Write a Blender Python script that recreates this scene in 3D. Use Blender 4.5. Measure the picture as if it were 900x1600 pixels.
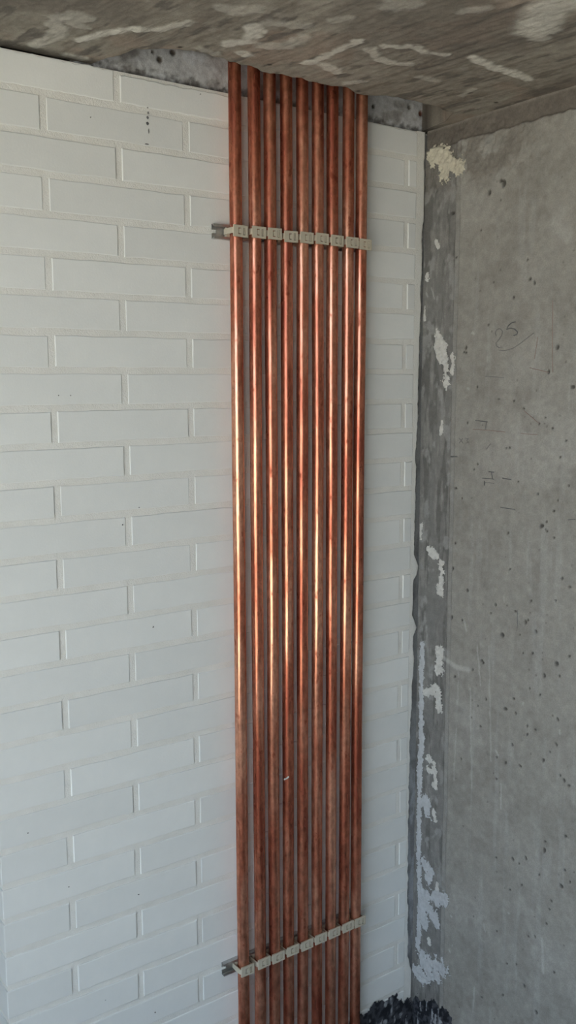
import bpy, bmesh, math, random
import numpy as np
from mathutils import Matrix, Vector

for o in list(bpy.data.objects):
    bpy.data.objects.remove(o, do_unlink=True)
scene = bpy.context.scene
COL = scene.collection
random.seed(7)

# ------------------------------------------------------------------ camera
# solved from the brick grid (25 cm x 6 cm modules); 900 x 1600 frame
FPX = 1475.8
RC = np.array([[0.81467063, -0.57991584, -0.00306155],
               [0.08295400, 0.11130629, 0.99031790],
               [0.57396027, 0.80703688, -0.13878430]])
Z0 = 2.0                                   # height of the centre of the top course above the floor
CC = np.array([-0.575, -1.4517, -0.4655 + Z0])
cam = bpy.data.cameras.new('camera')
cam.sensor_fit = 'VERTICAL'
cam.sensor_height = 24.0
cam.lens = FPX / 1600 * 24.0
cam.clip_start = 0.02
cam_o = bpy.data.objects.new('camera', cam)
COL.objects.link(cam_o)
r, u, f = RC
cam_o.matrix_world = Matrix(((r[0], u[0], -f[0], CC[0]), (r[1], u[1], -f[1], CC[1]),
                             (r[2], u[2], -f[2], CC[2]), (0, 0, 0, 1)))
scene.camera = cam_o

# ------------------------------------------------------------------ light
SKY_STRENGTH = 1.15
SUN_STRENGTH = 6.5
EXPOSURE = 1.95
world = bpy.data.worlds.new('sky')
scene.world = world
world.use_nodes = True
bg = world.node_tree.nodes['Background']
bg.inputs['Color'].default_value = (0.70, 0.85, 1.0, 1)
bg.inputs['Strength'].default_value = SKY_STRENGTH
sun = bpy.data.lights.new('sun', 'SUN')
sun.energy = SUN_STRENGTH
sun.angle = math.radians(2)
sun.color = (1.0, 0.93, 0.82)
sun_o = bpy.data.objects.new('sun', sun)
COL.objects.link(sun_o)
sun_o.location = (0, -3, 8)
sun_o.rotation_euler = Vector((-0.22, 0.55, -0.8)).to_track_quat('-Z', 'Y').to_euler()
vs = scene.view_settings
vs.view_transform = 'Standard'
vs.look = 'None'
vs.exposure = EXPOSURE
vs.gamma = 1.0
vs.use_curve_mapping = False

# ------------------------------------------------------------------ measuring helpers
def ray(x, y):
    return np.array([(x - 450) / FPX, -(y - 800) / FPX, 1.0]) @ RC

def on_plane(x, y, ax, v):
    d = ray(x, y)
    return CC + (v - CC[ax]) / d[ax] * d

XC = 0.802            # concrete wall plane
ZC = Z0 + 0.028       # underside of the slab
XL = -0.120           # free end of the brick wall

def wall_uv(x, y):    # photograph pixel -> (distance from the corner, height) on the concrete wall
    p = on_plane(x, y, 0, XC)
    return (-p[1], p[2])

def ceil_xy(x, y):
    p = on_plane(x, y, 2, ZC)
    return (p[0], p[1])

# ------------------------------------------------------------------ numpy noise
def _h(ix, iy, s):
    n = (ix.astype(np.int64) * 374761393 + iy.astype(np.int64) * 668265263 + s * 1442695041) & 0xFFFFFFFF
    n = ((n ^ (n >> 13)) * 1274126177) & 0xFFFFFFFF
    n = (n ^ (n >> 16)) & 0xFFFFFFFF
    return n / 4294967295.0

def vnoise(x, y, s=0):
    ix, iy = np.floor(x), np.floor(y)
    fx, fy = x - ix, y - iy
    fx = fx * fx * (3 - 2 * fx); fy = fy * fy * (3 - 2 * fy)
    a, b = _h(ix, iy, s), _h(ix + 1, iy, s)
    c, d = _h(ix, iy + 1, s), _h(ix + 1, iy + 1, s)
    return (a * (1 - fx) + b * fx) * (1 - fy) + (c * (1 - fx) + d * fx) * fy

def fbm(x, y, s=0, o=4):
    t, a, n = 0, 0.5, 0
    x = np.asarray(x, float); y = np.asarray(y, float)
    for k in range(o):
        t = t + a * vnoise(x, y, s + k * 17); n += a
        x = x * 2.03 + 11.3; y = y * 2.03 + 5.7; a *= 0.5
    return t / n

def sstep(a, b, x):
    t = np.clip((x - a) / (b - a), 0, 1)
    return t * t * (3 - 2 * t)

def seg_dist(U, V, pts):
    d = np.full(U.shape, 1e9)
    if len(pts) == 1:
        return np.hypot(U - pts[0][0], V - pts[0][1])
    for (x0, y0), (x1, y1) in zip(pts[:-1], pts[1:]):
        dx, dy = x1 - x0, y1 - y0
        t = np.clip(((U - x0) * dx + (V - y0) * dy) / (dx * dx + dy * dy + 1e-12), 0, 1)
        d = np.minimum(d, np.hypot(U - x0 - t * dx, V - y0 - t * dy))
    return d

def mix(c, c2, m):
    m = np.clip(m, 0, 1)[..., None]
    return c * (1 - m) + np.array(c2) * m

# ------------------------------------------------------------------ object helpers
def put(name, me, parent=None, mat=None, label=None, cat=None, group=None, kind=None, smooth=False):
    o = bpy.data.objects.new(name, me)
    COL.objects.link(o)
    if mat and not me.materials:
        me.materials.append(mat)
    if parent:
        o.parent = parent
    if label: o['label'] = label
    if cat: o['category'] = cat
    if group: o['group'] = group
    if kind: o['kind'] = kind
    if smooth:
        me.polygons.foreach_set('use_smooth', [True] * len(me.polygons))
    return o

def mesh_np(name, verts, quads, col=None):
    me = bpy.data.meshes.new(name)
    verts = np.asarray(verts, np.float32); quads = np.asarray(quads, np.int32)
    me.vertices.add(len(verts)); me.vertices.foreach_set('co', verts.ravel())
    me.loops.add(quads.size); me.loops.foreach_set('vertex_index', quads.ravel())
    me.polygons.add(len(quads))
    me.polygons.foreach_set('loop_start', np.arange(0, quads.size, 4, dtype=np.int32))
    me.polygons.foreach_set('loop_total', np.full(len(quads), 4, np.int32))
    if col is not None:
        a = me.color_attributes.new('col', 'FLOAT_COLOR', 'POINT')
        c = np.ones((len(verts), 4), np.float32); c[:, :3] = col
        a.data.foreach_set('color', c.ravel())
    me.update(calc_edges=True)
    me.validate()
    return me

def grid_quads(nu, nv, keep=None, flip=False):
    i, j = np.meshgrid(np.arange(nu - 1), np.arange(nv - 1), indexing='ij')
    a = i * nv + j
    q = np.stack([a, a + nv, a + nv + 1, a + 1], -1)
    if flip:
        q = q[..., ::-1]
    if keep is not None:
        q = q[keep]
    return q.reshape(-1, 4)

def compact(verts, quads, col=None):
    used = np.unique(quads)
    m = np.zeros(len(verts), np.int64); m[used] = np.arange(len(used))
    return verts[used], m[quads], (None if col is None else col[used])

def box_bm(bm, x0, x1, y0, y1, z0, z1):
    v = [bm.verts.new(p) for p in ((x0, y0, z0), (x1, y0, z0), (x1, y1, z0), (x0, y1, z0),
                                   (x0, y0, z1), (x1, y0, z1), (x1, y1, z1), (x0, y1, z1))]
    for q in ((3, 2, 1, 0), (4, 5, 6, 7), (0, 1, 5, 4), (1, 2, 6, 5), (2, 3, 7, 6), (3, 0, 4, 7)):
        bm.faces.new([v[k] for k in q])

def bm_mesh(name, bm):
    me = bpy.data.meshes.new(name)
    bmesh.ops.recalc_face_normals(bm, faces=bm.faces)
    bm.to_mesh(me); bm.free()
    return me

def boxes(name, lst):
    bm = bmesh.new()
    for b in lst:
        box_bm(bm, *b)
    return bm_mesh(name, bm)

# ------------------------------------------------------------------ materials
def new_mat(name):
    m = bpy.data.materials.new(name)
    m.use_nodes = True
    nt = m.node_tree
    return m, nt, nt.nodes['Principled BSDF']

def node(nt, t, **kw):
    n = nt.nodes.new(t)
    for k, v in kw.items():
        setattr(n, k, v)
    return n

def noise(nt, scale, detail=4, rough=0.55, vec=None):
    n = node(nt, 'ShaderNodeTexNoise')
    n.inputs['Scale'].default_value = scale
    n.inputs['Detail'].default_value = detail
    n.inputs['Roughness'].default_value = rough
    if vec is not None:
        nt.links.new(vec, n.inputs['Vector'])
    return n

def ramp(nt, src, stops):
    n = node(nt, 'ShaderNodeValToRGB')
    e = n.color_ramp.elements
    while len(e) < len(stops):
        e.new(0.5)
    for k, (p, c) in enumerate(stops):
        e[k].position = p
        e[k].color = (*c, 1) if len(c) == 3 else c
    nt.links.new(src, n.inputs['Fac'])
    return n

def bump(nt, bsdf, src, strength, dist):
    b = node(nt, 'ShaderNodeBump')
    b.inputs['Strength'].default_value = strength
    b.inputs['Distance'].default_value = dist
    nt.links.new(src, b.inputs['Height'])
    nt.links.new(b.outputs['Normal'], bsdf.inputs['Normal'])

def simple_mat(name, c0, c1, scale, rough=0.8, bstr=0.3, bdist=0.001, bscale=None, metallic=0.0, per_object=0.0):
    m, nt, b = new_mat(name)
    tc = node(nt, 'ShaderNodeTexCoord').outputs['Object']
    n = noise(nt, scale, 5, 0.6, tc)
    rp = ramp(nt, n.outputs['Fac'], [(0.3, c0), (0.7, c1)])
    out = rp.outputs['Color']
    if per_object:
        oi = node(nt, 'ShaderNodeObjectInfo')
        hs = node(nt, 'ShaderNodeHueSaturation')
        mr = node(nt, 'ShaderNodeMapRange')
        mr.inputs['To Min'].default_value = 1 - per_object
        mr.inputs['To Max'].default_value = 1 + per_object * 0.4
        nt.links.new(oi.outputs['Random'], mr.inputs['Value'])
        nt.links.new(mr.outputs['Result'], hs.inputs['Value'])
        nt.links.new(out, hs.inputs['Color'])
        out = hs.outputs['Color']
    nt.links.new(out, b.inputs['Base Color'])
    b.inputs['Roughness'].default_value = rough
    b.inputs['Metallic'].default_value = metallic
    n2 = noise(nt, bscale or scale * 8, 4, 0.6, tc)
    bump(nt, b, n2.outputs['Fac'], bstr, bdist)
    return m

def stained_mat(name, rough=0.9, grain=0.16, bstr=0.5, bdist=0.0008):
    """colour from the mesh's own stain attribute, fine grain and relief from noise"""
    m, nt, b = new_mat(name)
    at = node(nt, 'ShaderNodeAttribute', attribute_name='col')
    geo = node(nt, 'ShaderNodeNewGeometry').outputs['Position']
    n = noise(nt, 420, 3, 0.65, geo)
    n1 = noise(nt, 60, 5, 0.65, geo)
    rp = ramp(nt, n.outputs['Fac'], [(0.25, (1 - grain,) * 3), (0.75, (1 + grain,) * 3)])
    rp1 = ramp(nt, n1.outputs['Fac'], [(0.3, (1 - grain * .6,) * 3), (0.7, (1 + grain * .6,) * 3)])
    out = at.outputs['Color']
    for q in (rp, rp1):
        mx = node(nt, 'ShaderNodeMix', data_type='RGBA', blend_type='MULTIPLY')
        mx.inputs['Factor'].default_value = 1
        nt.links.new(out, mx.inputs['A']); nt.links.new(q.outputs['Color'], mx.inputs['B'])
        out = mx.outputs['Result']
    nt.links.new(out, b.inputs['Base Color'])
    b.inputs['Roughness'].default_value = rough
    b.inputs['Specular IOR Level'].default_value = 0.25
    bump(nt, b, n.outputs['Fac'], bstr, bdist)
    return m

M_BRICK = simple_mat('painted_brick', (0.77, 0.79, 0.78), (0.82, 0.835, 0.82), 14, 0.85, 0.25, 0.0008, 300, per_object=0.05)
M_MORTAR = simple_mat('painted_mortar', (0.76, 0.757, 0.72), (0.83, 0.827, 0.795), 30, 0.8, 0.7, 0.0015, 420)
M_CONC = stained_mat('cast_concrete')
M_PLASTER = stained_mat('plaster', grain=0.08)
M_TAR = stained_mat('bitumen', rough=0.45, grain=0.2, bstr=0.5, bdist=0.001)
M_FLOOR = simple_mat('screed', (0.05, 0.048, 0.046), (0.08, 0.077, 0.073), 5, 0.85, 0.4, 0.002)
M_INNER = simple_mat('plain_concrete', (0.20, 0.19, 0.175), (0.28, 0.265, 0.245), 4, 0.9, 0.4, 0.002)
M_TERR = simple_mat('terrace_paving', (0.42, 0.385, 0.315), (0.50, 0.455, 0.375), 3, 0.85, 0.3, 0.002)
M_CLIP = simple_mat('beige_plastic', (0.52, 0.47, 0.37), (0.56, 0.51, 0.41), 40, 0.45, 0.1, 0.0003)
M_RAIL = simple_mat('zinc_steel', (0.42, 0.43, 0.43), (0.60, 0.61, 0.61), 60, 0.38, 0.15, 0.0003, metallic=0.9)
M_PENCIL = simple_mat('pencil_graphite', (0.075, 0.075, 0.08), (0.17, 0.17, 0.175), 200, 0.7)
M_RED = simple_mat('red_crayon', (0.27, 0.195, 0.17), (0.31, 0.24, 0.215), 200, 0.8)
M_FAINT = simple_mat('faint_pencil', (0.16, 0.16, 0.162), (0.25, 0.245, 0.235), 200, 0.8)

def copper():
    m, nt, b = new_mat('copper')
    tc = node(nt, 'ShaderNodeTexCoord').outputs['Object']
    oi = node(nt, 'ShaderNodeObjectInfo')
    ml = node(nt, 'ShaderNodeMath', operation='MULTIPLY'); ml.inputs[1].default_value = 37.0
    nt.links.new(oi.outputs['Random'], ml.inputs[0])
    cb = node(nt, 'ShaderNodeCombineXYZ')
    for k in 'XYZ':
        nt.links.new(ml.outputs[0], cb.inputs[k])
    def stretched(sz):
        mp = node(nt, 'ShaderNodeMapping')
        mp.inputs['Scale'].default_value = (1, 1, sz)
        nt.links.new(tc, mp.inputs['Vector'])
        nt.links.new(cb.outputs[0], mp.inputs['Location'])
        return mp.outputs['Vector']
    n1 = noise(nt, 30, 4, 0.6, stretched(0.13))    # long tarnish patches
    n2 = noise(nt, 150, 4, 0.7, stretched(0.10))   # drawing streaks
    n3 = noise(nt, 75, 3, 0.6, stretched(0.55))    # finger marks
    n5 = noise(nt, 260, 2, 0.6, stretched(1.0))    # specks
    r1 = ramp(nt, n1.outputs['Fac'], [(0.36, (0.40, 0.12, 0.078)), (0.47, (0.60, 0.225, 0.14)), (0.64, (0.85, 0.45, 0.31))])
    r2 = ramp(nt, n2.outputs['Fac'], [(0.3, (0.84, 0.78, 0.76)), (0.6, (1, 1, 1))])
    r3 = ramp(nt, n3.outputs['Fac'], [(0.30, (0.58, 0.46, 0.43)), (0.40, (1, 1, 1))])
    r5 = ramp(nt, n5.outputs['Fac'], [(0.24, (0.40, 0.36, 0.35)), (0.29, (1, 1, 1))])
    out = r1.outputs['Color']
    for q in (r2, r3, r5):
        mx = node(nt, 'ShaderNodeMix', data_type='RGBA', blend_type='MULTIPLY')
        mx.inputs['Factor'].default_value = 1
        nt.links.new(out, mx.inputs['A']); nt.links.new(q.outputs['Color'], mx.inputs['B'])
        out = mx.outputs['Result']
    # clean drawn metal under a thin dull oxide film
    dull = node(nt, 'ShaderNodeBsdfPrincipled')
    for q in (b, dull):
        nt.links.new(out, q.inputs['Base Color'])
        q.inputs['Metallic'].default_value = 1
    rr = ramp(nt, n1.outputs['Fac'], [(0.36, (0.30,) * 3), (0.50, (0.19,) * 3), (0.64, (0.14,) * 3)])
    nt.links.new(rr.outputs['Color'], b.inputs['Roughness'])
    dull.inputs['Roughness'].default_value = 0.62
    ms = node(nt, 'ShaderNodeMixShader')
    fr = ramp(nt, n3.outputs['Fac'], [(0.32, (0.68,) * 3), (0.55, (0.40,) * 3), (0.7, (0.28,) * 3)])
    nt.links.new(fr.outputs['Color'], ms.inputs['Fac'])
    nt.links.new(b.outputs['BSDF'], ms.inputs[1]); nt.links.new(dull.outputs['BSDF'], ms.inputs[2])
    nt.links.new(ms.outputs['Shader'], nt.nodes['Material Output'].inputs['Surface'])
    n4 = noise(nt, 55, 3, 0.5, stretched(0.22))
    bump(nt, b, n4.outputs['Fac'], 0.35, 0.002)
    return m
M_COPPER = copper()

# ------------------------------------------------------------------ setting: floor, terrace, shell
put('floor', boxes('floor', [(-1.2, 1.0, -2.6, 0.6, -0.12, 0.0)]), None, M_FLOOR,
    'dark grey screed floor at the foot of the walls', 'floor', kind='structure')
put('terrace_ground', boxes('terrace_ground', [(-30, -1.2, -25, 25, -0.14, -0.02)]), None, M_TERR,
    'sunlit tan paving outside the open side', 'ground', kind='structure')
put('wall_front', boxes('wall_front', [(-1.2, 1.0, -2.6, -2.4, 0, 2.25)]), None, M_INNER,
    'plain grey concrete wall facing the painted bricks', 'wall', kind='structure')
put('wall_left', boxes('wall_left', [(-1.3, -1.2, -0.50, 0.6, -0.12, 2.25), (-1.3, -1.2, -2.6, -0.50, -0.12, 0.32)]), None, M_INNER,  # unseen low upstand, added to cut the light on the lower walls
    'plain concrete wall along the open side, with a low upstand added to dim the lower walls', 'wall', kind='structure')
put('wall_rear', boxes('wall_rear', [(-1.2, 1.0, 0.4, 0.6, 0, 2.25)]), None, M_INNER,
    'plain concrete wall behind the brick pier', 'wall', kind='structure')

# ------------------------------------------------------------------ ceiling slab with the service slot
front_px = [(197, 84), (205, 79), (225, 77), (250, 76), (275, 78), (300, 80), (330, 86), (350, 92), (360, 96.3), (367, 97), (379, 102.3),
            (392.7, 103), (404.7, 109), (410, 113), (422, 115), (432, 115.7), (443, 116.3), (456.7, 121), (471, 121.5),
            (482, 127), (493, 128.7), (507, 132), (518, 134.5), (529, 135), (539, 135), (550, 141), (556, 146),
            (565, 147.3), (576, 150), (600, 149), (620, 151.5), (636, 154.6), (660, 160), (678, 165)]
fp = np.array([ceil_xy(*p) for p in front_px])
hx = np.concatenate([[0.085, 0.092], fp[:, 0], [0.750, 0.782, 0.798]])
hy = np.concatenate([[0.012, -0.03], fp[:, 1], [-0.122, -0.070, 0.012]])
order = np.argsort(hx); hx = hx[order]; hy = hy[order]

smears = [  # pixel path, half-width px, strength
    ([(125, 62), (160, 52), (210, 45)], 4, .85), ([(210, 45), (250, 47), (270, 40), (297, 36)], 3.5, .6),
    ([(80, 35), (96, 45), (85, 60), (55, 70)], 5, .5), ([(88, 27), (118, 22), (136, 30)], 5, .4), ([(108, 30), (130, 42)], 4, .35),
    ([(358, 68), (385, 65), (399, 54), (396, 42)], 5, .75), ([(343, 11), (372, 18), (400, 14)], 5, .35), ([(376, 82), (388, 85)], 4, .8),
    ([(410, 71), (450, 72), (472, 58)], 5, .4), ([(310, 75), (340, 84)], 3, .3),
    ([(477, 98), (502, 91), (535, 75), (560, 64)], 3.5, .8), ([(482, 97), (510, 102), (528, 113)], 4, .7),
    ([(578, 76), (590, 92), (615, 99), (642, 100)], 3.5, .6), ([(604, 72), (645, 72), (665, 82), (697, 85)], 3.5, .65),
    ([(742, 90), (765, 103), (795, 112), (827, 124)], 4, .85), ([(840, 45), (848, 25), (862, 10), (895, 2)], 13, .75),
    ([(845, 60), (838, 42)], 6, .5), ([(420, 35), (450, 38), (478, 40)], 5, .3), ([(520, 33), (545, 28)], 4, .3),
    ([(655, 120), (682, 126)], 4, .35), ([(725, 18), (760, 12)], 4, .35), ([(720, 150), (740, 140)], 3, .35),
    ([(104, 84), (130, 92)], 4, .6), ([(540, 130), (565, 127)], 3, .5), ([(615, 8), (640, 4)], 8, .3)]
nx, nt_ = 425, 300
xs = np.linspace(-0.25, XC + 0.01, nx)
ye = np.interp(xs, hx, hy, left=0.012, right=0.012) + 0.016 * (fbm(xs * 30, xs * 0, 14) - .5) * (((xs > .105) & (xs < .235)) | ((xs > .58) & (xs < .74))) + 0.002 * (fbm(xs * 90, xs * 0, 4) - .5) * ((xs > .09) & (xs < .785))
tt = np.linspace(0, 1, nt_)
X = np.repeat(xs[:, None], nt_, 1)
YEND = -0.80
Y = ye[:, None] + (YEND - ye[:, None]) * tt[None, :]
ca, sa = math.cos(math.radians(84)), math.sin(math.radians(84))
P, Q = X * ca - Y * sa, X * sa + Y * ca           # brush direction of the shuttering marks
streak = fbm(P * 14, Q * 95, 21, 4)
blot = fbm(X * 9, Y * 9, 5, 4)
fine = fbm(X * 120, Y * 120, 9, 3)
edge = np.minimum(np.minimum(sstep(-0.25, -0.2, X), 1 - sstep(0.74, 0.80, X) * .6), sstep(YEND, YEND + .05, Y))
colc = np.zeros(X.shape + (3,)) + np.array((0.205, 0.190, 0.165))
colc = mix(colc, (0.135, 0.120, 0.104), sstep(.52, .68, streak) * .75)
colc = mix(colc, (0.28, 0.265, 0.235), sstep(.52, .68, blot) * .5)
colc = mix(colc, (0.23, 0.185, 0.155), sstep(.54, .68, fbm(X * 11, Y * 11, 91, 4)) * .6)
colc = mix(colc, (0.10, 0.092, 0.085), sstep(.60, .70, fbm(P * 18, Q * 60, 92, 4)) * .8)
colc = mix(colc, (0.125, 0.112, 0.10), sstep(.56, .7, fbm(X * 6, Y * 6, 77, 4)) * .6)
colc = colc * 1.45 * (0.84 + 0.32 * fine)[..., None]
Hc = (streak - .5) * 0.0022 + (fine - .5) * 0.0012
for k, (path, w, s) in enumerate(smears):
    pts = [ceil_xy(*p) for p in path]
    wm = w * 0.0027
    wx = X + (fbm(X * 90, Y * 90, 100 + k, 4) - .5) * .016
    wy = Y + (fbm(X * 90, Y * 90, 200 + k, 4) - .5) * .016
    m = sstep(1.25, .55, seg_dist(wx, wy, pts) / wm) * (.35 + .65 * sstep(.25, .55, fbm(P * 40, Q * 160, 300 + k, 3) + .12))
    colc = mix(colc, (0.66, 0.65, 0.60), m * min(1, s * 1.15))
    Hc += m * 0.0012
# dark crumbly edge along the brick wall, dark too at the slot's ends
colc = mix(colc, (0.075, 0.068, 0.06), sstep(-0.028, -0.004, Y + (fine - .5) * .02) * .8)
for px, py in ((281, 74), (421, 101), (735, 145), (775, 160), (560, 142)):
    cx, cy = ceil_xy(px, py)
    m = sstep(.006, .002, np.hypot(X - cx, Y - cy)); colc = mix(colc, (0.04, 0.035, 0.03), m)
Zm = ZC - Hc * edge
V = np.stack([X, Y, Zm], -1).reshape(-1, 3)
Q1 = grid_quads(nx, nt_)
top_i = np.arange(nx) * nt_
VT = V[top_i].copy(); VT[:, 2] = ZC + 0.22; VT[:, 1] += 0.004
base = len(V)
V = np.concatenate([V, VT])
VT[:, 0] -= 0.28 * sstep(.69, .74, xs) * (xs < .8)
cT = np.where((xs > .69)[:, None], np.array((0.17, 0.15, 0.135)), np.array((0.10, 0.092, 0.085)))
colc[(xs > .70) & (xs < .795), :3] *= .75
Q2 = np.stack([top_i[:-1], base + np.arange(nx - 1), base + np.arange(1, nx), top_i[1:]], -1)
ext = np.array([(-1.25, -2.5, ZC), (-.25, -2.5, ZC), (-.25, .5, ZC), (-1.25, .5, ZC),
                (-.25, -2.5, ZC), (XC + .01, -2.5, ZC), (XC + .01, YEND, ZC), (-.25, YEND, ZC),
                (-.25, .012, ZC), (XL + .06, .012, ZC), (XL + .06, .5, ZC), (-.25, .5, ZC)])
e0 = len(V)
V = np.concatenate([V, ext])
Q3 = np.arange(12).reshape(3, 4) + e0
# slab body above: top deck and outer edge
dk = [(-1.25, 1.0, -2.6, .6, ZC + .22, ZC + .27), (-1.26, -1.25, -2.6, .6, ZC, ZC + .27)]
dv, dq = [], []
for (x0, x1, y0, y1, z0, z1) in dk:
    o = e0 + 12 + len(dv)
    dv += [(x0, y0, z0), (x1, y0, z0), (x1, y1, z0), (x0, y1, z0), (x0, y0, z1), (x1, y0, z1), (x1, y1, z1), (x0, y1, z1)]
    dq += [[o + k for k in q] for q in ((3, 2, 1, 0), (4, 5, 6, 7), (0, 1, 5, 4), (1, 2, 6, 5), (2, 3, 7, 6), (3, 0, 4, 7))]
V = np.concatenate([V, dv])
C = np.concatenate([colc.reshape(-1, 3), cT, np.tile(np.array((0.20, 0.185, 0.16)), (12 + len(dv), 1))])
ceiling = put('ceiling', mesh_np('ceiling', V, np.concatenate([Q1, Q2, Q3, np.array(dq)]), C), None, M_CONC,
              'stained grey concrete ceiling slab with white plaster smears', 'ceiling', kind='structure')

# cut face of the slab behind the slot
nx, nz = 300, 90
xs = np.linspace(0.05, XC + .005, nx); zs = np.linspace(Z0 + 0.005, ZC + .215, nz)
X, Zg = np.meshgrid(xs, zs, indexing='ij')
n1 = fbm(X * 26, Zg * 26, 31, 4); n2 = fbm(X * 150, Zg * 150, 32, 3)
cc = np.zeros(X.shape + (3,)) + np.array((0.52, 0.54, 0.57))
cc = mix(cc, (0.66, 0.70, 0.76), sstep(.52, .68, n1) * .7)
cc = mix(cc, (0.24, 0.23, 0.22), sstep(.54, .66, fbm(X * 20, Zg * 34, 41, 4)) * .7)
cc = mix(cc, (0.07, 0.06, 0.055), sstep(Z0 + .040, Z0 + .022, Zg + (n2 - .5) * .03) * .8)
hh = (n1 - .5) * .006 + (n2 - .5) * .002
for px, py, rr, c in ((251, 92, .006, (.10, .085, .075)), (272, 81, .006, (.10, .085, .075)), (240, 80, .004, (.12, .11, .10)),
                      (585, 166, .0045, (.06, .055, .05)), (659, 177, .0065, (.16, .07, .05)), (642, 167, .005, (.16, .15, .14)), (684, 176, .003, (.1, .08, .07))):
    p = on_plane(px, py, 1, 0.008)
    m = sstep(1.1, .6, np.hypot(X - p[0], (Zg - p[2]) * 1.0) / rr)
    cc = mix(cc, c, m); hh -= m * .003
Vb = np.stack([X, 0.010 - hh, Zg], -1).reshape(-1, 3)
put('slot_back', mesh_np('slot_back', Vb, grid_quads(nx, nz, flip=False), (cc * (0.85 + .3 * n2)[..., None]).reshape(-1, 3)), ceiling, M_CONC, 'blue-grey broken concrete behind the pipe tops')

# ------------------------------------------------------------------ brick wall
H, L = 0.06, 0.25
core = boxes('wall_back', [(XL + .0021, .7775, .0016, .40, 0, Z0 + .023), (.7775, XC + .015, .006, .40, 0, Z0 + .023)])
wall = put('wall_back', core, None, M_MORTAR, 'white painted brick wall behind the copper pipes', 'wall', kind='structure')

def brick_mesh(w, d, h, seed, ragged=False):
    """front face at y=0, back at y=d; rounded front arrises, slightly uneven outline"""
    rnd = random.Random(seed)
    n = max(2, int(w / .03)) if not ragged else max(3, int(w / .008))
    b = .0015
    prof_y = [d, b, b * .3, 0.0]
    ins = [0, 0, b * .3, b]
    rings = []
    bm = bmesh.new()
    jt = [rnd.uniform(-.0008, .0008) for _ in range(n + 1)]
    jb = [rnd.uniform(-.0008, .0008) for _ in range(n + 1)]
    if ragged:
        lo = rnd.uniform(0, .003) + (.005 if seed == 130 else 0)
        jt = [-lo - abs(rnd.gauss(0, .0018)) for _ in range(n + 1)]
    tilt = rnd.uniform(-.0006, .0006)
    for y, i in zip(prof_y, ins):
        ring = []
        for k in range(n + 1):
            x = -w / 2 + i + (w - 2 * i) * k / n
            ring.append(bm.verts.new((x, y + tilt * k / n, -h / 2 + i + jb[k])))
        for k in range(n, -1, -1):
            x = -w / 2 + i + (w - 2 * i) * k / n
            ring.append(bm.verts.new((x, y + tilt * k / n, h / 2 - i + jt[k])))
        rings.append(ring)
    m = len(rings[0])
    for a, c in zip(rings[:-1], rings[1:]):
        for k in range(m):
            bm.faces.new((a[k], a[(k + 1) % m], c[(k + 1) % m], c[k]))
    fr = rings[-1]
    for k in range(n):
        bm.faces.new((fr[k], fr[k + 1], fr[m - 2 - k], fr[m - 1 - k]))
    return bm_mesh('brick', bm)

J = 0.0055
mesh_cache = {}
def add_brick(x0, x1, row, depth, key):
    v = random.randrange(5)
    k = (key, v)
    rag = row == 0
    if rag:
        me = brick_mesh(x1 - x0, depth, .0495, row * 77 + int(x0 * 1000), True)
    else:
        if k not in mesh_cache:
            mesh_cache[k] = brick_mesh(x1 - x0, depth, .0495, len(mesh_cache) * 13 + v)
        me = mesh_cache[k]
    o = put('brick', me, wall, M_BRICK)
    o.location = ((x0 + x1) / 2, random.uniform(-.0008, .0008), Z0 - row * H + random.uniform(-.0006, .0006))
    return o
XR = 0.776
for row in range(34):
    if row % 2:
        spans = [(XL, -J, .24, 'header'), (J, .25 - J, .03, 'full'), (.25 + J, .5 - J, .03, 'full'), (.5 + J, .75 - J, .03, 'full'), (.75 + J, XR, .03, 'stub')]
        ret = [(.25 + J, .40)]
    else:
        spans = [(XL, .125 - J, .115, 'corner'), (.125 + J, .375 - J, .03, 'full'), (.375 + J, .625 - J, .03, 'full'), (.625 + J, XR, .03, 'half')]
        ret = [(.125 + J, .365)]
    for (a, b, d, key) in spans:
        add_brick(a, b, row, d, key)
    for (a, b) in ret:                      # return of the pier, seen edge-on
        if ('r', a) not in mesh_cache:
            mesh_cache[('r', a)] = boxes('brick', [(XL, XL + .03, a, b, -.0247, .0247)])
        o = put('brick', mesh_cache[('r', a)], wall, M_BRICK)
        o.location.z = Z0 - row * H

# mortar fillet between the last bricks and the concrete wall: wavy hand-made edge
edge_px = [(666, 204), (670, 216), (675, 229), (666, 250), (665, 264), (668, 292), (668, 308), (666, 332), (663, 346), (661, 380), (660, 420),
           (659.6, 440), (659, 484), (657, 520), (656, 570), (655, 620), (653.5, 645), (651, 700), (651, 724), (651, 760), (649, 800), (648, 856),
           (647.5, 866), (654, 884), (653, 898), (647, 906), (645.6, 960), (653, 980), (647, 994), (647, 1040), (645, 1070), (643, 1110), (641, 1160),
           (640, 1220), (638.6, 1270), (638, 1320), (638, 1420), (638, 1490), (640, 1505), (646, 1520), (650, 1530)]
ep = np.array([on_plane(x, y, 1, 0)[[0, 2]] for x, y in edge_px])
ep = ep[np.argsort(ep[:, 1])]
nv, nu = 900, 9
zs = np.linspace(0.14, Z0 + .024, nv)
xe = np.interp(zs, ep[:, 1], ep[:, 0]) + (fbm(zs * 60, zs * 0, 3, 4) - .5) * .008
xe = np.minimum(xe, XC - .001)
tt = np.linspace(0, 1, nu)
X = XR - .001 + (xe[None, :] - XR + .001) * tt[:, None]
Zg = np.repeat(zs[None, :], nu, 0)
yy = .0004 - .0012 * (fbm(X * 50, Zg * 30, 8) - .3) + .0045 * (tt[:, None] > .99)
put('mortar_fillet', mesh_np('mortar_fillet', np.stack([X, yy, Zg], -1).reshape(-1, 3), grid_quads(nu, nv)), wall, M_MORTAR,
    'ragged white mortar edge against the concrete')
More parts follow.
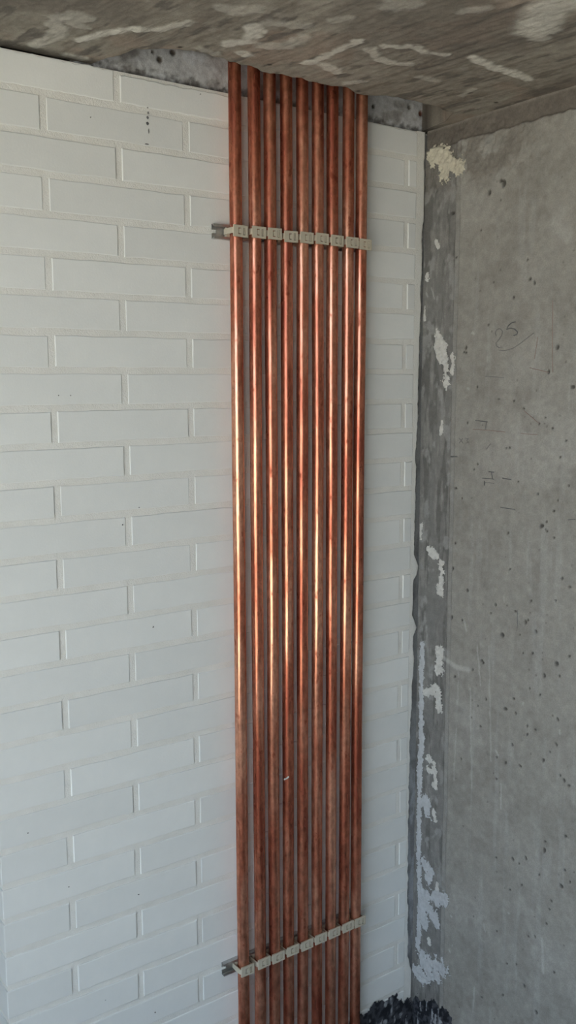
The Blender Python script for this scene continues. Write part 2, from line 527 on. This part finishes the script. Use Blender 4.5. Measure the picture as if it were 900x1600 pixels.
# bare grey strip of the corner behind it
nv, nu = 500, 14
zs = np.linspace(0.0, Z0 + .02, nv); xs = np.linspace(.777, XC + .012, nu)
X, Zg = np.meshgrid(xs, zs, indexing='ij')
g = fbm(X * 60, Zg * 22, 51, 4)
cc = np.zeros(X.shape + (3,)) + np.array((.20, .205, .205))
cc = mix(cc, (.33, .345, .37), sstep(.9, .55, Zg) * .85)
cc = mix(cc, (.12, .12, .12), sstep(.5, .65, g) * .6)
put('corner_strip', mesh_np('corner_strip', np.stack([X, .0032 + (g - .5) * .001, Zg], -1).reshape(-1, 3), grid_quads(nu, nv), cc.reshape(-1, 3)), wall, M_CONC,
    'bare grey render in the corner')

# ------------------------------------------------------------------ concrete wall on the right
pits_px = [(789, 287, 5), (785, 283, 3), (767, 301, 3), (830, 436, 2.4), (837, 442, 2.2), (826, 406, 2), (714, 402, 1.6), (754, 360, 1.6), (707, 333, 3.2), (663, 293, 2)]
for lst, ox, oy, s in (
    ([(613, 43, 2), (495, 172, 1.6), (380, 300, 2), (390, 302, 2), (390, 280, 2.6), (443, 463, 1.8), (778, 393, 2.2), (818, 278, 3.6), (890, 463, 2.8), (662, 565, 1.6), (733, 635, 1.8),
      (795, 657, 2.2), (762, 607, 1.5), (545, 520, 1.4), (615, 528, 1.4), (397, 632, 1.6), (595, 748, 1.7), (580, 750, 1.5), (832, 792, 1.5), (445, 825, 1.8), (428, 850, 1.6),
      (343, 938, 2), (372, 985, 1.5), (635, 907, 1.8), (727, 965, 1.7), (822, 995, 1.5), (803, 1045, 1.6), (745, 1115, 3.8), (768, 1095, 2), (770, 1140, 1.7), (803, 1170, 1.5),
      (588, 1148, 1.5), (340, 1195, 1.8), (872, 925, 1.4), (860, 715, 1.3)], 600, 450, 3.0),
    ([(35, 152, 3.2), (128, 288, 2.6), (305, 378, 2.8), (275, 430, 1.8), (30, 457, 3), (95, 475, 2.2), (345, 565, 4.2), (492, 485, 2.4), (508, 475, 2), (428, 418, 1.7), (458, 565, 1.5),
      (557, 543, 2), (525, 355, 1.7), (680, 350, 1.8), (720, 213, 2.6), (768, 267, 1.8), (395, 155, 1.6), (535, 680, 1.8), (478, 680, 1.5), (765, 700, 2), (685, 745, 4), (610, 820, 2.6),
      (703, 822, 2.2), (217, 728, 3), (226, 740, 2.4), (162, 783, 2.4), (48, 827, 2.6), (518, 900, 2), (583, 940, 1.7), (418, 965, 2.2), (245, 967, 2), (195, 1010, 1.8), (365, 1028, 2.8),
      (430, 1055, 1.6), (210, 1138, 1.9), (502, 1135, 2), (503, 1188, 2), (553, 1158, 1.6), (693, 1092, 2.2), (410, 1252, 2), (683, 1250, 2.1), (602, 1350, 2.8), (458, 1385, 2.2),
      (368, 1365, 2), (313, 1330, 1.6), (708, 1443, 2), (733, 1475, 2.6), (762, 1508, 2.4), (310, 1465, 1.5), (90, 1340, 1.5), (645, 1297, 1.4)], 700, 850, 4.0),
    ([(773, 75, 3.4), (777, 37, 1.8), (862, 15, 2.2), (575, 105, 1.8), (643, 110, 3.2), (697, 105, 2.6), (670, 128, 2), (752, 175, 1.8), (858, 155, 2.2), (843, 222, 3.6), (880, 205, 2),
      (680, 217, 1.8), (632, 237, 1.6), (803, 283, 1.8), (795, 317, 1.8), (782, 377, 1.9), (577, 408, 1.8), (708, 430, 1.5), (735, 430, 1.4), (620, 542, 1.7), (658, 545, 1.7),
      (813, 578, 2.2), (690, 635, 3), (602, 672, 2), (515, 682, 1.6), (740, 743, 3.8)], 560, 1300, 2.647)):
    pits_px += [(ox + a / s, oy + b / s, c) for a, b, c in lst]

U_STRIP = 0.100                              # width of the darker band beside the corner

def wall_h(U, V):
    """relief of the concrete wall: the band by the corner lies lower than the panel beyond it"""
    n = fbm(U * 70, V * 70, 61, 3)
    e = U_STRIP + (fbm(V * 14, V * 0, 62, 3) - .5) * .004
    h = .0040 * sstep(e - .002, e, U) + (n - .5) * .0012
    h = h + .0018 * sstep(e - .016, e - .013, U) * (1 - sstep(e - .002, e, U))
    zt = ZC - .040 + (fbm(U * 40, U * 0, 63, 3) - .5) * .010
    h = h - .0055 * sstep(zt - .001, zt + .003, V)
    rough = sstep(.10, .02, np.abs(V - (ZC - .06))) * sstep(.40, .16, U)
    h = h + rough * (fbm(U * 130, V * 130, 64, 3) - .5) * .006
    return h

nu, nv = 300, 960
us = np.concatenate([np.linspace(-.004, .46, 260), np.linspace(.465, 2.45, 40)])
vs_ = np.linspace(-.01, ZC + .006, nv)
U, Vv = np.meshgrid(us, vs_, indexing='ij')
hw = wall_h(U, Vv)
n1 = fbm(U * 7, Vv * 7, 71, 4); n2 = fbm(U * 110, Vv * 110, 72, 3); n3 = fbm(U * 60, Vv * 5, 73, 4)
n4 = fbm(U * 22, Vv * 22, 74, 4)
cw = np.zeros(U.shape + (3,)) + np.array((.300, .293, .268))
cw = mix(cw, (.345, .34, .315), sstep(.5, .7, n1) * .8)
cw = mix(cw, (.245, .236, .215), sstep(.52, .68, n4) * .55)
cw = mix(cw, (.36, .36, .345), sstep(.60, .74, n3) * .45 * sstep(.1, .14, U))
strip = sstep(U_STRIP + .001, U_STRIP - .002, U)
g = fbm(U * 75, Vv * 13, 75, 4)
cs = np.zeros(U.shape + (3,)) + np.array((.205, .202, .193))
cs = mix(cs, (.135, .132, .125), sstep(.50, .64, g) * .8)
cs = mix(cs, (.27, .265, .25), sstep(.56, .70, fbm(U * 110, Vv * 17, 76, 4)) * .7)
cs = mix(cs, (.31, .305, .285), sstep(U_STRIP - .016, U_STRIP - .012, U) * .75)
cs = mix(cs, (.30, .30, .29), sstep(.62, .72, fbm(U * 50, Vv * 30, 79, 4)) * .8)
cw = cw * (1 - strip[..., None]) + cs * strip[..., None]
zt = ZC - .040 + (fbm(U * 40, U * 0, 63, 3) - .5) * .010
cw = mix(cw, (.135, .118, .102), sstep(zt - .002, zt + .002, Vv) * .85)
cw = mix(cw, (.25, .23, .205), sstep(ZC - .006, ZC - .002, Vv) * .7)  # lit ridge at the band's top edge, painted in as a lighter line
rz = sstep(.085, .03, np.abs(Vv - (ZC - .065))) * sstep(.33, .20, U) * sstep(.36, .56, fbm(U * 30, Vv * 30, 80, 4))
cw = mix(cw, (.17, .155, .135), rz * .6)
cw = cw * 1.0 * (.88 + .24 * n2)[..., None]
drips = [([(715, 1138), (711, 1218)], 1.6, .35), ([(737, 1075), (739, 1230)], 1.6, .35), ([(766, 1010), (769, 1188)], 1.8, .35), ([(748, 1010), (753, 1071)], 1.2, .5),
         ([(785, 1225), (785, 1262)], 1.8, .5), ([(718, 1050), (717, 1100)], 2, .3), ([(758, 1442), (760, 1455)], 1.4, .5), ([(849, 1466), (851, 1519)], 2.6, .5),
         ([(743, 1542), (741, 1580)], 1.6, .4), ([(727, 970), (731, 985)], 2, .5), ([(777, 1172), (781, 1180)], 1.5, .6), ([(790, 930), (790, 940)], 1.2, .4),
         ([(877, 1140), (877, 1146)], 1.5, .6), ([(690, 1026), (716, 1042), (735, 1046)], 4.5, .6), ([(820, 1097), (820, 1100)], 1.5, .6), ([(733, 607), (735, 608)], 2.2, .5),
         ([(683, 378), (686, 384)], 2.5, .5), ([(668, 430), (667, 438)], 2, .5), ([(674, 450), (679, 467)], 1.2, .5), ([(666, 458), (668, 464)], 1.4, .5),
         ([(706, 1430), (707, 1431)], 2, .7), ([(704, 1484), (705, 1486)], 2, .7), ([(709, 1476), (709, 1477)], 1.5, .6), ([(796, 1425), (797, 1426)], 1.6, .5),
         ([(880, 330), (870, 350), (890, 370)], 9, .25), ([(740, 520), (742, 522)], 2.4, .5)]
for k, (path, w, s) in enumerate(drips):
    pts = [wall_uv(*p) for p in path]
    m = sstep(1.3, .3, seg_dist(U + (n2 - .5) * .004, Vv, pts) / (w * .0014))
    cw = mix(cw, (.50, .50, .48), m * s)
rnd = random.Random(11)
for (px, py, rr) in pits_px:
    a, b = wall_uv(px, py)
    rr = rr * .00092 + .0006
    ang = rnd.uniform(0, 3.1); el = rnd.uniform(1, 1.7)
    du, dv_ = U - a, Vv - b
    p_, q_ = du * math.cos(ang) + dv_ * math.sin(ang), -du * math.sin(ang) + dv_ * math.cos(ang)
    m = sstep(1.25, .55, np.hypot(p_ / el, q_) / rr * (0.8 + .4 * n2))
    cw = mix(cw, (.06, .056, .05), m * .85)
    hw = hw - m * min(.004, rr)
for k in range(120):                         # smaller bubbles all over the cast face
    a, b = rnd.uniform(.12, .46), rnd.uniform(.05, 1.9)
    iu = np.searchsorted(us, [a - .006, a + .006]); iv = np.searchsorted(vs_, [b - .006, b + .006])
    sl = (slice(iu[0], iu[1]), slice(iv[0], iv[1]))
    m = sstep(1.2, .4, np.hypot(U[sl] - a, Vv[sl] - b) / rnd.uniform(.0016, .0026)) * rnd.uniform(.3, .8)
    cw[sl] = mix(cw[sl], (.10, .095, .088), m)
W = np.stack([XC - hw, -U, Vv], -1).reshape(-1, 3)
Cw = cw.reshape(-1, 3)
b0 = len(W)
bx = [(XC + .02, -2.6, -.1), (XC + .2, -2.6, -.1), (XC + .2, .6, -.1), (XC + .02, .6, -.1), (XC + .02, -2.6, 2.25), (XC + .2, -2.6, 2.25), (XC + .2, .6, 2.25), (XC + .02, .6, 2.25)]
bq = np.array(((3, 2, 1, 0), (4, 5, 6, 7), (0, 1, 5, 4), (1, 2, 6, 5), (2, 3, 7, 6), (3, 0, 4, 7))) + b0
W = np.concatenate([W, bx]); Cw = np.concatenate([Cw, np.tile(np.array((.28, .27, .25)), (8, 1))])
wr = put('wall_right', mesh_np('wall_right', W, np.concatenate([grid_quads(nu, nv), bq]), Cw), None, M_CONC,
         'bare grey cast concrete wall with pits and pencil marks', 'wall', kind='structure')

# ---- plaster daubs stuck to the band beside the corner
def daub(name, paths, rad, thick, col, seed, surf='right', label=None, parent=None, res=.0013, rag=.75, mat=None):
    pts = [[(max(a, .003), b) for a, b in (wall_uv(*p) for p in path)] for path in paths]
    al = np.array([p for q in pts for p in q])
    al[:, 0] = np.maximum(al[:, 0], .004)
    pad = rad * 1.9
    u0, v0 = al.min(0) - pad; u1, v1 = al.max(0) + pad
    u0 = max(u0, .0005)
    us = np.arange(u0, u1 + res, res); vs2 = np.arange(v0, v1 + res, res)
    A, B = np.meshgrid(us, vs2, indexing='ij')
    d = np.min([seg_dist(A, B, q) for q in pts], 0)
    m = 1 - d / rad + (fbm(A * 95, B * 60, seed, 4) - .5) * 2 * rag + (fbm(A * 260, B * 260, seed + 3, 3) - .5) * 1.1
    m[0, :] = np.minimum(m[0, :], m[1, :])
    cell = (m[:-1, :-1] > 0) & (m[1:, :-1] > 0) & (m[:-1, 1:] > 0) & (m[1:, 1:] > 0)
    if not cell.any():
        return None
    t = np.clip(m / .35, 0, 1)
    h = -.0008 + (thick + .0008) * np.sqrt(t) * (.6 + .8 * fbm(A * 160, B * 160, seed + 5, 3))
    x = XC - wall_h(A, B) - h
    V = np.stack([x, -A, B], -1).reshape(-1, 3)
    q = grid_quads(len(us), len(vs2), cell)
    c = np.array(col) * (.86 + .28 * fbm(A * 140, B * 140, seed + 9, 3))[..., None]
    V, q, c = compact(V, q, c.reshape(-1, 3))
    return put(name, mesh_np(name, V, q, c), parent or wr, mat or M_PLASTER, label, smooth=False)

CREAM, WHITE, PALE = (.58, .55, .45), (.58, .575, .545), (.50, .515, .53)
D = [([[(676, 246), (690, 240), (706, 254)], [(690, 256), (722, 262)], [(700, 262), (697, 272)]], .017, .0035, CREAM, .85),
     ([[(687, 524), (693, 546), (698, 575), (698, 602)], [(684, 540), (690, 560)]], .0105, .0035, WHITE, .8),
     ([[(708, 556), (709, 572), (707, 580)]], .008, .0022, WHITE, .8),
     ([[(691, 658), (690, 678)]], .0055, .002, WHITE, .8),
     ([[(652, 820), (656, 842)]], .0058, .002, WHITE, .9),
     ([[(674, 860), (683, 868)]], .011, .003, WHITE, .8),
     ([[(690, 880), (690, 905), (688, 926)]], .0095, .003, WHITE, .8),
     ([[(688, 1016), (687, 1034), (686, 1050)]], .0105, .003, WHITE, .8),
     ([[(668, 1082), (682, 1072), (686, 1080), (686, 1108)]], .0095, .003, WHITE, .9),
     ([[(660, 1006), (658, 1080), (659, 1150), (656, 1200), (655, 1300), (655, 1360), (656, 1420), (653, 1480)]], .0085, .0014, PALE, .6),
     ([[(669, 1184), (678, 1192), (681, 1228)], [(668, 1200), (676, 1206)]], .0085, .0025, WHITE, 1.0),
     ([[(678, 1264), (680, 1280)]], .0062, .0022, WHITE, .9),
     ([[(666, 1250), (670, 1270)]], .011, .0012, PALE, 1.5),
     ([[(665, 1350), (672, 1360), (670, 1380)]], .012, .0025, PALE, .9),
     ([[(664, 1404), (686, 1402), (698, 1404)], [(670, 1418), (682, 1438)], [(660, 1392), (662, 1440)]], .0165, .0028, PALE, .9),
     ([[(684, 1382), (684, 1390)]], .0062, .002, WHITE, .8),
     ([[(670, 1468), (671, 1474)]], .0062, .002, WHITE, .8),
     ([[(662, 1496), (678, 1506), (694, 1512)], [(672, 1520), (684, 1526)], [(650, 1515), (662, 1530)]], .0175, .0028, PALE, .95),
     ([[(656, 480), (657, 500)]], .004, .0012, WHITE, 1.0),
     ([[(668, 428), (667, 436)]], .005, .0015, WHITE, .9),
     ([[(683, 378), (686, 386)]], .0052, .0015, WHITE, 1.1)]
for k, (paths, rad, th, c, rag) in enumerate(D):
    daub('plaster_daub', paths, rad, th, c, 400 + k * 21, rag=rag)

# ---- pencil and crayon marks
def ribbon(name, px, w, mat):
    pts = [wall_uv(*p) for p in px]
    dense = []
    for (a, b), (c, d) in zip(pts[:-1], pts[1:]):
        n = max(2, int(math.hypot(c - a, d - b) / .004))
        dense += [(a + (c - a) * k / n, b + (d - b) * k / n) for k in range(n)]
    dense.append(pts[-1])
    P_ = np.array(dense)
    T = np.gradient(P_, axis=0); T /= np.linalg.norm(T, axis=1)[:, None] + 1e-9
    N = np.stack([-T[:, 1], T[:, 0]], 1)
    ww = w * (.75 + .5 * fbm(np.arange(len(P_)) * .7, np.zeros(len(P_)), len(px) * 3))[:, None] / 2
    A, B = P_ + N * ww, P_ - N * ww
    hh = np.maximum(wall_h(A[:, 0], A[:, 1]), wall_h(B[:, 0], B[:, 1]))
    hh = np.maximum(hh, np.maximum(np.roll(hh, 1), np.roll(hh, -1))) + .0005
    n = len(P_)
    V = np.concatenate([np.stack([XC - hh, -A[:, 0], A[:, 1]], 1), np.stack([XC - hh, -B[:, 0], B[:, 1]], 1),
                        np.stack([XC - hh + .0007, -A[:, 0], A[:, 1]], 1), np.stack([XC - hh + .0007, -B[:, 0], B[:, 1]], 1)])
    i = np.arange(n - 1)
    q = np.concatenate([np.stack([i, i + 1, n + i + 1, n + i], 1), np.stack([i, 2 * n + i, 2 * n + i + 1, i + 1], 1),
                        np.stack([n + i, n + i + 1, 3 * n + i + 1, 3 * n + i], 1)])
    return put(name, mesh_np(name, V, q), wr, mat)

def c7(pts): return [(600 + a / 3, 450 + b / 3) for a, b in pts]
ribbon('pencil_digit', c7([(533, 226), (529, 210), (537, 195), (552, 191), (562, 203), (560, 222), (546, 242), (532, 258), (534, 272), (546, 280), (562, 277)]), .0016, M_FAINT)
ribbon('pencil_digit', c7([(625, 159), (605, 164), (590, 178), (582, 194), (600, 189), (620, 193), (633, 206), (630, 218), (615, 223)]), .0018, M_PENCIL)
ribbon('pencil_mark', c7([(545, 292), (575, 294), (612, 283), (655, 254), (710, 210)]), .0013, M_FAINT)
ribbon('pencil_mark', c7([(435, 620), (465, 624), (495, 628)]), .0014, M_PENCIL)
ribbon('pencil_mark', c7([(488, 628), (485, 646), (482, 666)]), .0026, M_FAINT)
ribbon('pencil_mark', c7([(498, 861), (524, 863)]), .0018, M_PENCIL)
ribbon('pencil_mark', c7([(511, 863), (516, 893)]), .0018, M_PENCIL)
ribbon('pencil_mark', c7([(468, 891), (500, 893), (524, 896)]), .0013, M_PENCIL)
ribbon('pencil_mark', c7([(562, 891), (604, 898)]), .0018, M_PENCIL)
ribbon('pencil_mark', c7([(478, 905), (478, 925)]), .0022, M_PENCIL)
ribbon('pencil_mark', c7([(478, 911), (500, 912), (524, 917)]), .0012, M_FAINT)
ribbon('pencil_mark', c7([(320, 790), (352, 790)]), .0022, M_PENCIL)
ribbon('pencil_mark', c7([(553, 1028), (585, 1032), (622, 1038)]), .0014, M_PENCIL)
ribbon('pencil_mark', c7([(870, 1085), (905, 1083)]), .0013, M_PENCIL)
ribbon('pencil_mark', c7([(486, 756), (507, 729)]), .0014, M_FAINT)
ribbon('pencil_mark', c7([(360, 704), (378, 728)]), .0012, M_FAINT)
ribbon('pencil_mark', c7([(376, 704), (360, 728)]), .0012, M_FAINT)
ribbon('pencil_mark', c7([(388, 704), (402, 706), (394, 716), (404, 722), (390, 728)]), .0012, M_FAINT)
ribbon('pencil_mark', c7([(482, 414), (570, 420)]), .0012, M_FAINT)
ribbon('pencil_mark', [(811, 952), (810.5, 972), (810, 986)], .0012, M_FAINT)
ribbon('red_crayon_mark', c7([(798, 60), (797, 200), (797, 300), (798, 395)]), .0012, M_RED)
ribbon('red_crayon_mark', c7([(690, 374), (735, 385), (782, 396)]), .0013, M_RED)
ribbon('red_crayon_mark', c7([(728, 230), (712, 332)]), .0010, M_RED)
ribbon('red_crayon_mark', c7([(425, 662), (500, 667), (576, 675)]), .0013, M_RED)
ribbon('red_crayon_mark', c7([(650, 682), (728, 688)]), .0011, M_RED)
ribbon('red_crayon_mark', c7([(664, 576), (700, 605), (735, 636)]), .0012, M_RED)

# ---- old drill holes and a hairline crack in the paint of the top courses
for px, py, w_, h_ in ((231, 168, 2.5, 2.5), (231, 184, 4, 5), (231, 193, 5, 5), (232, 176, 1.6, 5), (230, 225, 7, 2), (233, 205, 1.2, 7), (313, 147, 5, 3), (314, 158, 2.5, 2.5),
                       (142, 183, 1.6, 1.6), (92, 618, 1.6, 1.6), (111, 618, 2, 2), (218, 793, 1.6, 1.6), (240, 980, 3, 3), (192, 820, 2, 2), (108, 1386, 3, 2), (44, 1302, 3, 2), (217, 1398, 4, 2), (165, 1563, 2.5, 2.5), (243, 1582, 3, 3)):
    p = on_plane(px, py, 1, -.001)
    bm = bmesh.new()
    bmesh.ops.create_icosphere(bm, subdivisions=1, radius=1.0, matrix=Matrix.Diagonal((w_ * .00055, .0016, h_ * .00055, 1)))
    for v in bm.verts:
        v.co *= random.uniform(.7, 1.3)
    o = put('paint_chip', bm_mesh('paint_chip', bm), wall, M_PENCIL)
    o.location = (p[0], .0002, p[2])

# ---- bitumen at the foot of the corner
def tar(name, pts, surf, parent, seed, s0, s1):
    pts = np.array(pts); pts = pts[np.argsort(pts[:, 0])]
    res = .0025
    us = np.arange(s0, s1, res); vs2 = np.arange(0.0, .20, res)
    A, B = np.meshgrid(us, vs2, indexing='ij')
    zt = np.interp(A, pts[:, 0], pts[:, 1]) + (fbm(A * 75, A * 0, seed, 4) - .5) * .030
    m = (zt - B) / .012 + (fbm(A * 80, B * 60, seed + 4, 4) - .5) * 3.2
    cell = (m[:-1, :-1] > 0) & (m[1:, :-1] > 0) & (m[:-1, 1:] > 0) & (m[1:, 1:] > 0)
    n = fbm(A * 120, B * 120, seed + 7, 3)
    t = np.clip(m / 2, 0, 1)
    c = np.zeros(A.shape + (3,)) + np.array((.020, .022, .028))
    c = mix(c, (.40, .42, .45), sstep(.66, .72, fbm(A * 110, B * 45, seed + 11, 3)) * .9)
    c = mix(c, (.09, .095, .11), sstep(.5, .65, n) * .7)
    h = -.0004 + .0014 * np.sqrt(t) * (.7 + .6 * n)
    if surf == 'right':
        V = np.stack([XC - wall_h(A, B) - h, -A, B], -1)
    else:
        V = np.stack([A, -.0012 - h, B], -1)
    V, q, c = compact(V.reshape(-1, 3), grid_quads(len(us), len(vs2), cell), c.reshape(-1, 3))
    return put(name, mesh_np(name, V, q, c), parent, M_TAR, 'black bitumen coating flaking at the foot of the wall')
bk = [on_plane(x, y, 1, 0)[[0, 2]] for x, y in ((566, 1578), (584, 1570), (604, 1562), (618, 1556), (626, 1552), (630, 1562), (640, 1556), (648, 1550))]
bk = [(XL, bk[0][1])] + [tuple(p) for p in bk]
tar('bitumen_coating', bk, 'back', wall, 500, XL + .01, XC + .0)
rt = [wall_uv(x, y) for x, y in ((650, 1556), (664, 1560), (678, 1567), (690, 1573), (700, 1578), (708, 1592), (716, 1606))]
rt = rt + [(rt[-1][0] + .12, .10), (2.3, .09)]
tar('bitumen_coating', rt, 'right', wr, 540, .001, 1.2)

# ------------------------------------------------------------------ copper pipes
PX = [0.3334, 0.3720, 0.4058, 0.4411, 0.4763, 0.5114, 0.5466, 0.5825, 0.6146]
PY, PR = -0.0208, 0.011
ORD = ['first', 'second', 'third', 'fourth', 'fifth', 'sixth', 'seventh', 'eighth', 'ninth']

def pipe_mesh(seed):
    rnd = np.random.RandomState(seed)
    nseg, nz = 32, 90
    zs = np.linspace(0.0, ZC + .215, nz)
    th = np.linspace(0, 2 * math.pi, nseg, endpoint=False)
    # a hand-straightened pipe is never quite straight
    bx = (fbm(zs * 1.6, zs * 0, seed, 3) - .5) * .0030
    by = (fbm(zs * 1.6, zs * 0 + 9, seed + 5, 3) - .5) * .0016
    T, Zg = np.meshgrid(th, zs, indexing='ij')
    rr = PR + (fbm(T * 0 + np.cos(T) + 3, Zg * 9, seed + 8, 3) - .5) * .00035
    V = np.stack([rr * np.cos(T) + bx[None, :], rr * np.sin(T) + by[None, :], Zg], -1).reshape(-1, 3)
    q = []
    for i in range(nseg):
        j = (i + 1) % nseg
        a = np.arange(nz - 1)
        q.append(np.stack([i * nz + a, j * nz + a, j * nz + a + 1, i * nz + a + 1], 1))
    return mesh_np('copper_pipe', V, np.concatenate(q))

for k, x in enumerate(PX):
    n = 9 - k
    where = 'nearest the concrete wall' if n == 1 else ('outermost, by the open rail ends' if n == 9 else ORD[n - 1] + ' from the concrete wall')
    o = put('copper_pipe', pipe_mesh(60 + k * 31), None, M_COPPER, 'vertical bare copper pipe, ' + where, 'pipe', 'row of copper pipes', smooth=True)
    o.location = (x, PY, 0)
    if k == 3:
        s = bmesh.new()
        p = on_plane(448, 1216, 1, PY - PR)
        for dx, dz in ((-.004, -.001), (0, 0), (.0035, .0012)):
            bmesh.ops.create_icosphere(s, subdivisions=1, radius=.0026, matrix=Matrix.Translation((p[0] - x + dx, -PR - .0004 + abs(dx) * .22, p[2] + dz)) @ Matrix.Diagonal((1.1, .35, .8, 1)))
        put('mortar_speck', bm_mesh('mortar_speck', s), o, M_MORTAR, 'pale speck of mortar stuck to the pipe')

# ------------------------------------------------------------------ rails and clips
RX0, RX1 = 0.2960, 0.634
def make_rail(zc, label):
    hw_, dep, t = .0125, .0094, .0014
    e = bpy.data.objects.new('mounting_rail', None)
    COL.objects.link(e); e.location = (RX0, -.0003, zc)
    e['label'] = label; e['category'] = 'rail'; e['group'] = 'mounting rails'
    LN = RX1 - RX0
    bm = bmesh.new()                        # web against the wall, cut by slots; the first slot is open at the end
    slots = [(-.001, .009)] + [(.036 * k + .0365, .036 * k + .0465) for k in range(8)]
    x = 0.0
    box_bm(bm, 0, LN, -t, 0, .0032, hw_); box_bm(bm, 0, LN, -t, 0, -hw_, -.0032)
    for a, b in slots + [(LN, LN)]:
        if a > x:
            box_bm(bm, x, a, -t, 0, -.0032, .0032)
        x = b
    put('web', bm_mesh('web', bm), e, M_RAIL)
    for s in (1, -1):
        bm = bmesh.new()
        z0, z1 = sorted((s * hw_, s * (hw_ - t)))
        box_bm(bm, 0, LN, -dep, -t, z0, z1)
        z0, z1 = sorted((s * (hw_ - t), s * (hw_ - .0045)))
        box_bm(bm, 0, LN, -dep, -dep + t, z0, z1)
        put('flange', bm_mesh('flange', bm), e, M_RAIL)
    return e

ZU, ZL = Z0 - .2110, Z0 - 1.5930
make_rail(ZU, 'galvanised slotted rail holding the clips just below the ceiling')
make_rail(ZL, 'galvanised slotted rail holding the clips near the floor')

CH = .0098                                  # half height of a clip
def strip_mesh(name, pts, th, z0, z1):
    """flat strap following a path in plan, th thick, between two heights"""
    P_ = np.array(pts, float)
    T = np.gradient(P_, axis=0); T /= np.linalg.norm(T, axis=1)[:, None]
    N = np.stack([T[:, 1], -T[:, 0]], 1) * th / 2
    A, B = P_ + N, P_ - N
    bm = bmesh.new()
    rows = [[bm.verts.new((a[0], a[1], z0)), bm.verts.new((a[0], a[1], z1)), bm.verts.new((b[0], b[1], z1)), bm.verts.new((b[0], b[1], z0))] for a, b in zip(A, B)]
    for p, q in zip(rows[:-1], rows[1:]):
        for k in range(4):
            bm.faces.new((p[k], p[(k + 1) % 4], q[(k + 1) % 4], q[k]))
    bm.faces.new(rows[0]); bm.faces.new(rows[-1][::-1])
    return bm_mesh(name, bm)

def clip_meshes():
    # origin on the pipe axis; rail front is at y = +.0114
    base = boxes('base', [(-.0120, .0120, .0106, .0180, -.0080, .0080)])
    arm = [(-.0142, .0160), (-.0148, .0090), (-.0150, .0020), (-.0148, -.0060), (-.0143, -.0105), (-.0128, -.0130)]
    strap = strip_mesh('strap', arm, .0018, -CH * .45, CH * .55)
    # front plate: raised cells over a thin backing leave the bracket and the slot as real grooves
    x0, x1, yb, yf = -.0136, .0150, -.0122, -.0150
    Hh = CH
    bm = bmesh.new()
    g = .0017
    def cell(a, b, c, d):
        box_bm(bm, a, b, yf, yb, c, d)
    ca, cb, cz = x0 + .0092, x0 + .0150, .0056     # bracket groove "["
    sa, sb = x0 + .0190, x0 + .0238                # rectangular slot
    sz = .0064
    cell(x0, ca, -Hh, Hh)
    cell(ca, cb, cz, Hh); cell(ca, cb, -Hh, -cz)
    cell(ca + g, cb, -cz + g, cz - g)
    cell(cb, sa, -Hh, Hh)
    cell(sa, sb, sz, Hh); cell(sa, sb, -Hh, -sz)
    cell(sa + g, sb - g, -sz + g, sz)
    cell(sb, x1, -Hh, Hh)
    plate = bm_mesh('front_plate', bm)
    latch = strip_mesh('latch', [(.0128, -.0115), (.0132, -.0040), (.0132, .0050), (.0126, .0150)], .0016, -CH * .6, CH * .6)
    for m in (base, strap, plate, latch):
        m.materials.append(M_CLIP)
    return base, strap, plate, latch

CM = clip_meshes()
for zc, rail in ((ZU, 'upper'), (ZL, 'lower')):
    for k, x in enumerate(PX):
        n = 9 - k
        which = ('the pipe nearest the concrete wall' if n == 1 else
                 ('the outermost pipe by the open rail end' if n == 9 else 'the ' + ORD[n - 1] + ' pipe from the concrete wall'))
        e = bpy.data.objects.new('pipe_clip', None)
        COL.objects.link(e)
        e.location = (x, PY, zc + random.uniform(-.0012, .0012))
        e.rotation_euler.y = random.uniform(-.03, .03)
        e['label'] = 'beige plastic clip on the %s rail, around %s' % (rail, which)
        e['category'] = 'pipe clip'
        e['group'] = 'clips on the %s rail' % rail
        for nm, me in zip(('base', 'strap', 'front_plate', 'latch'), CM):
            put(nm, me, e)
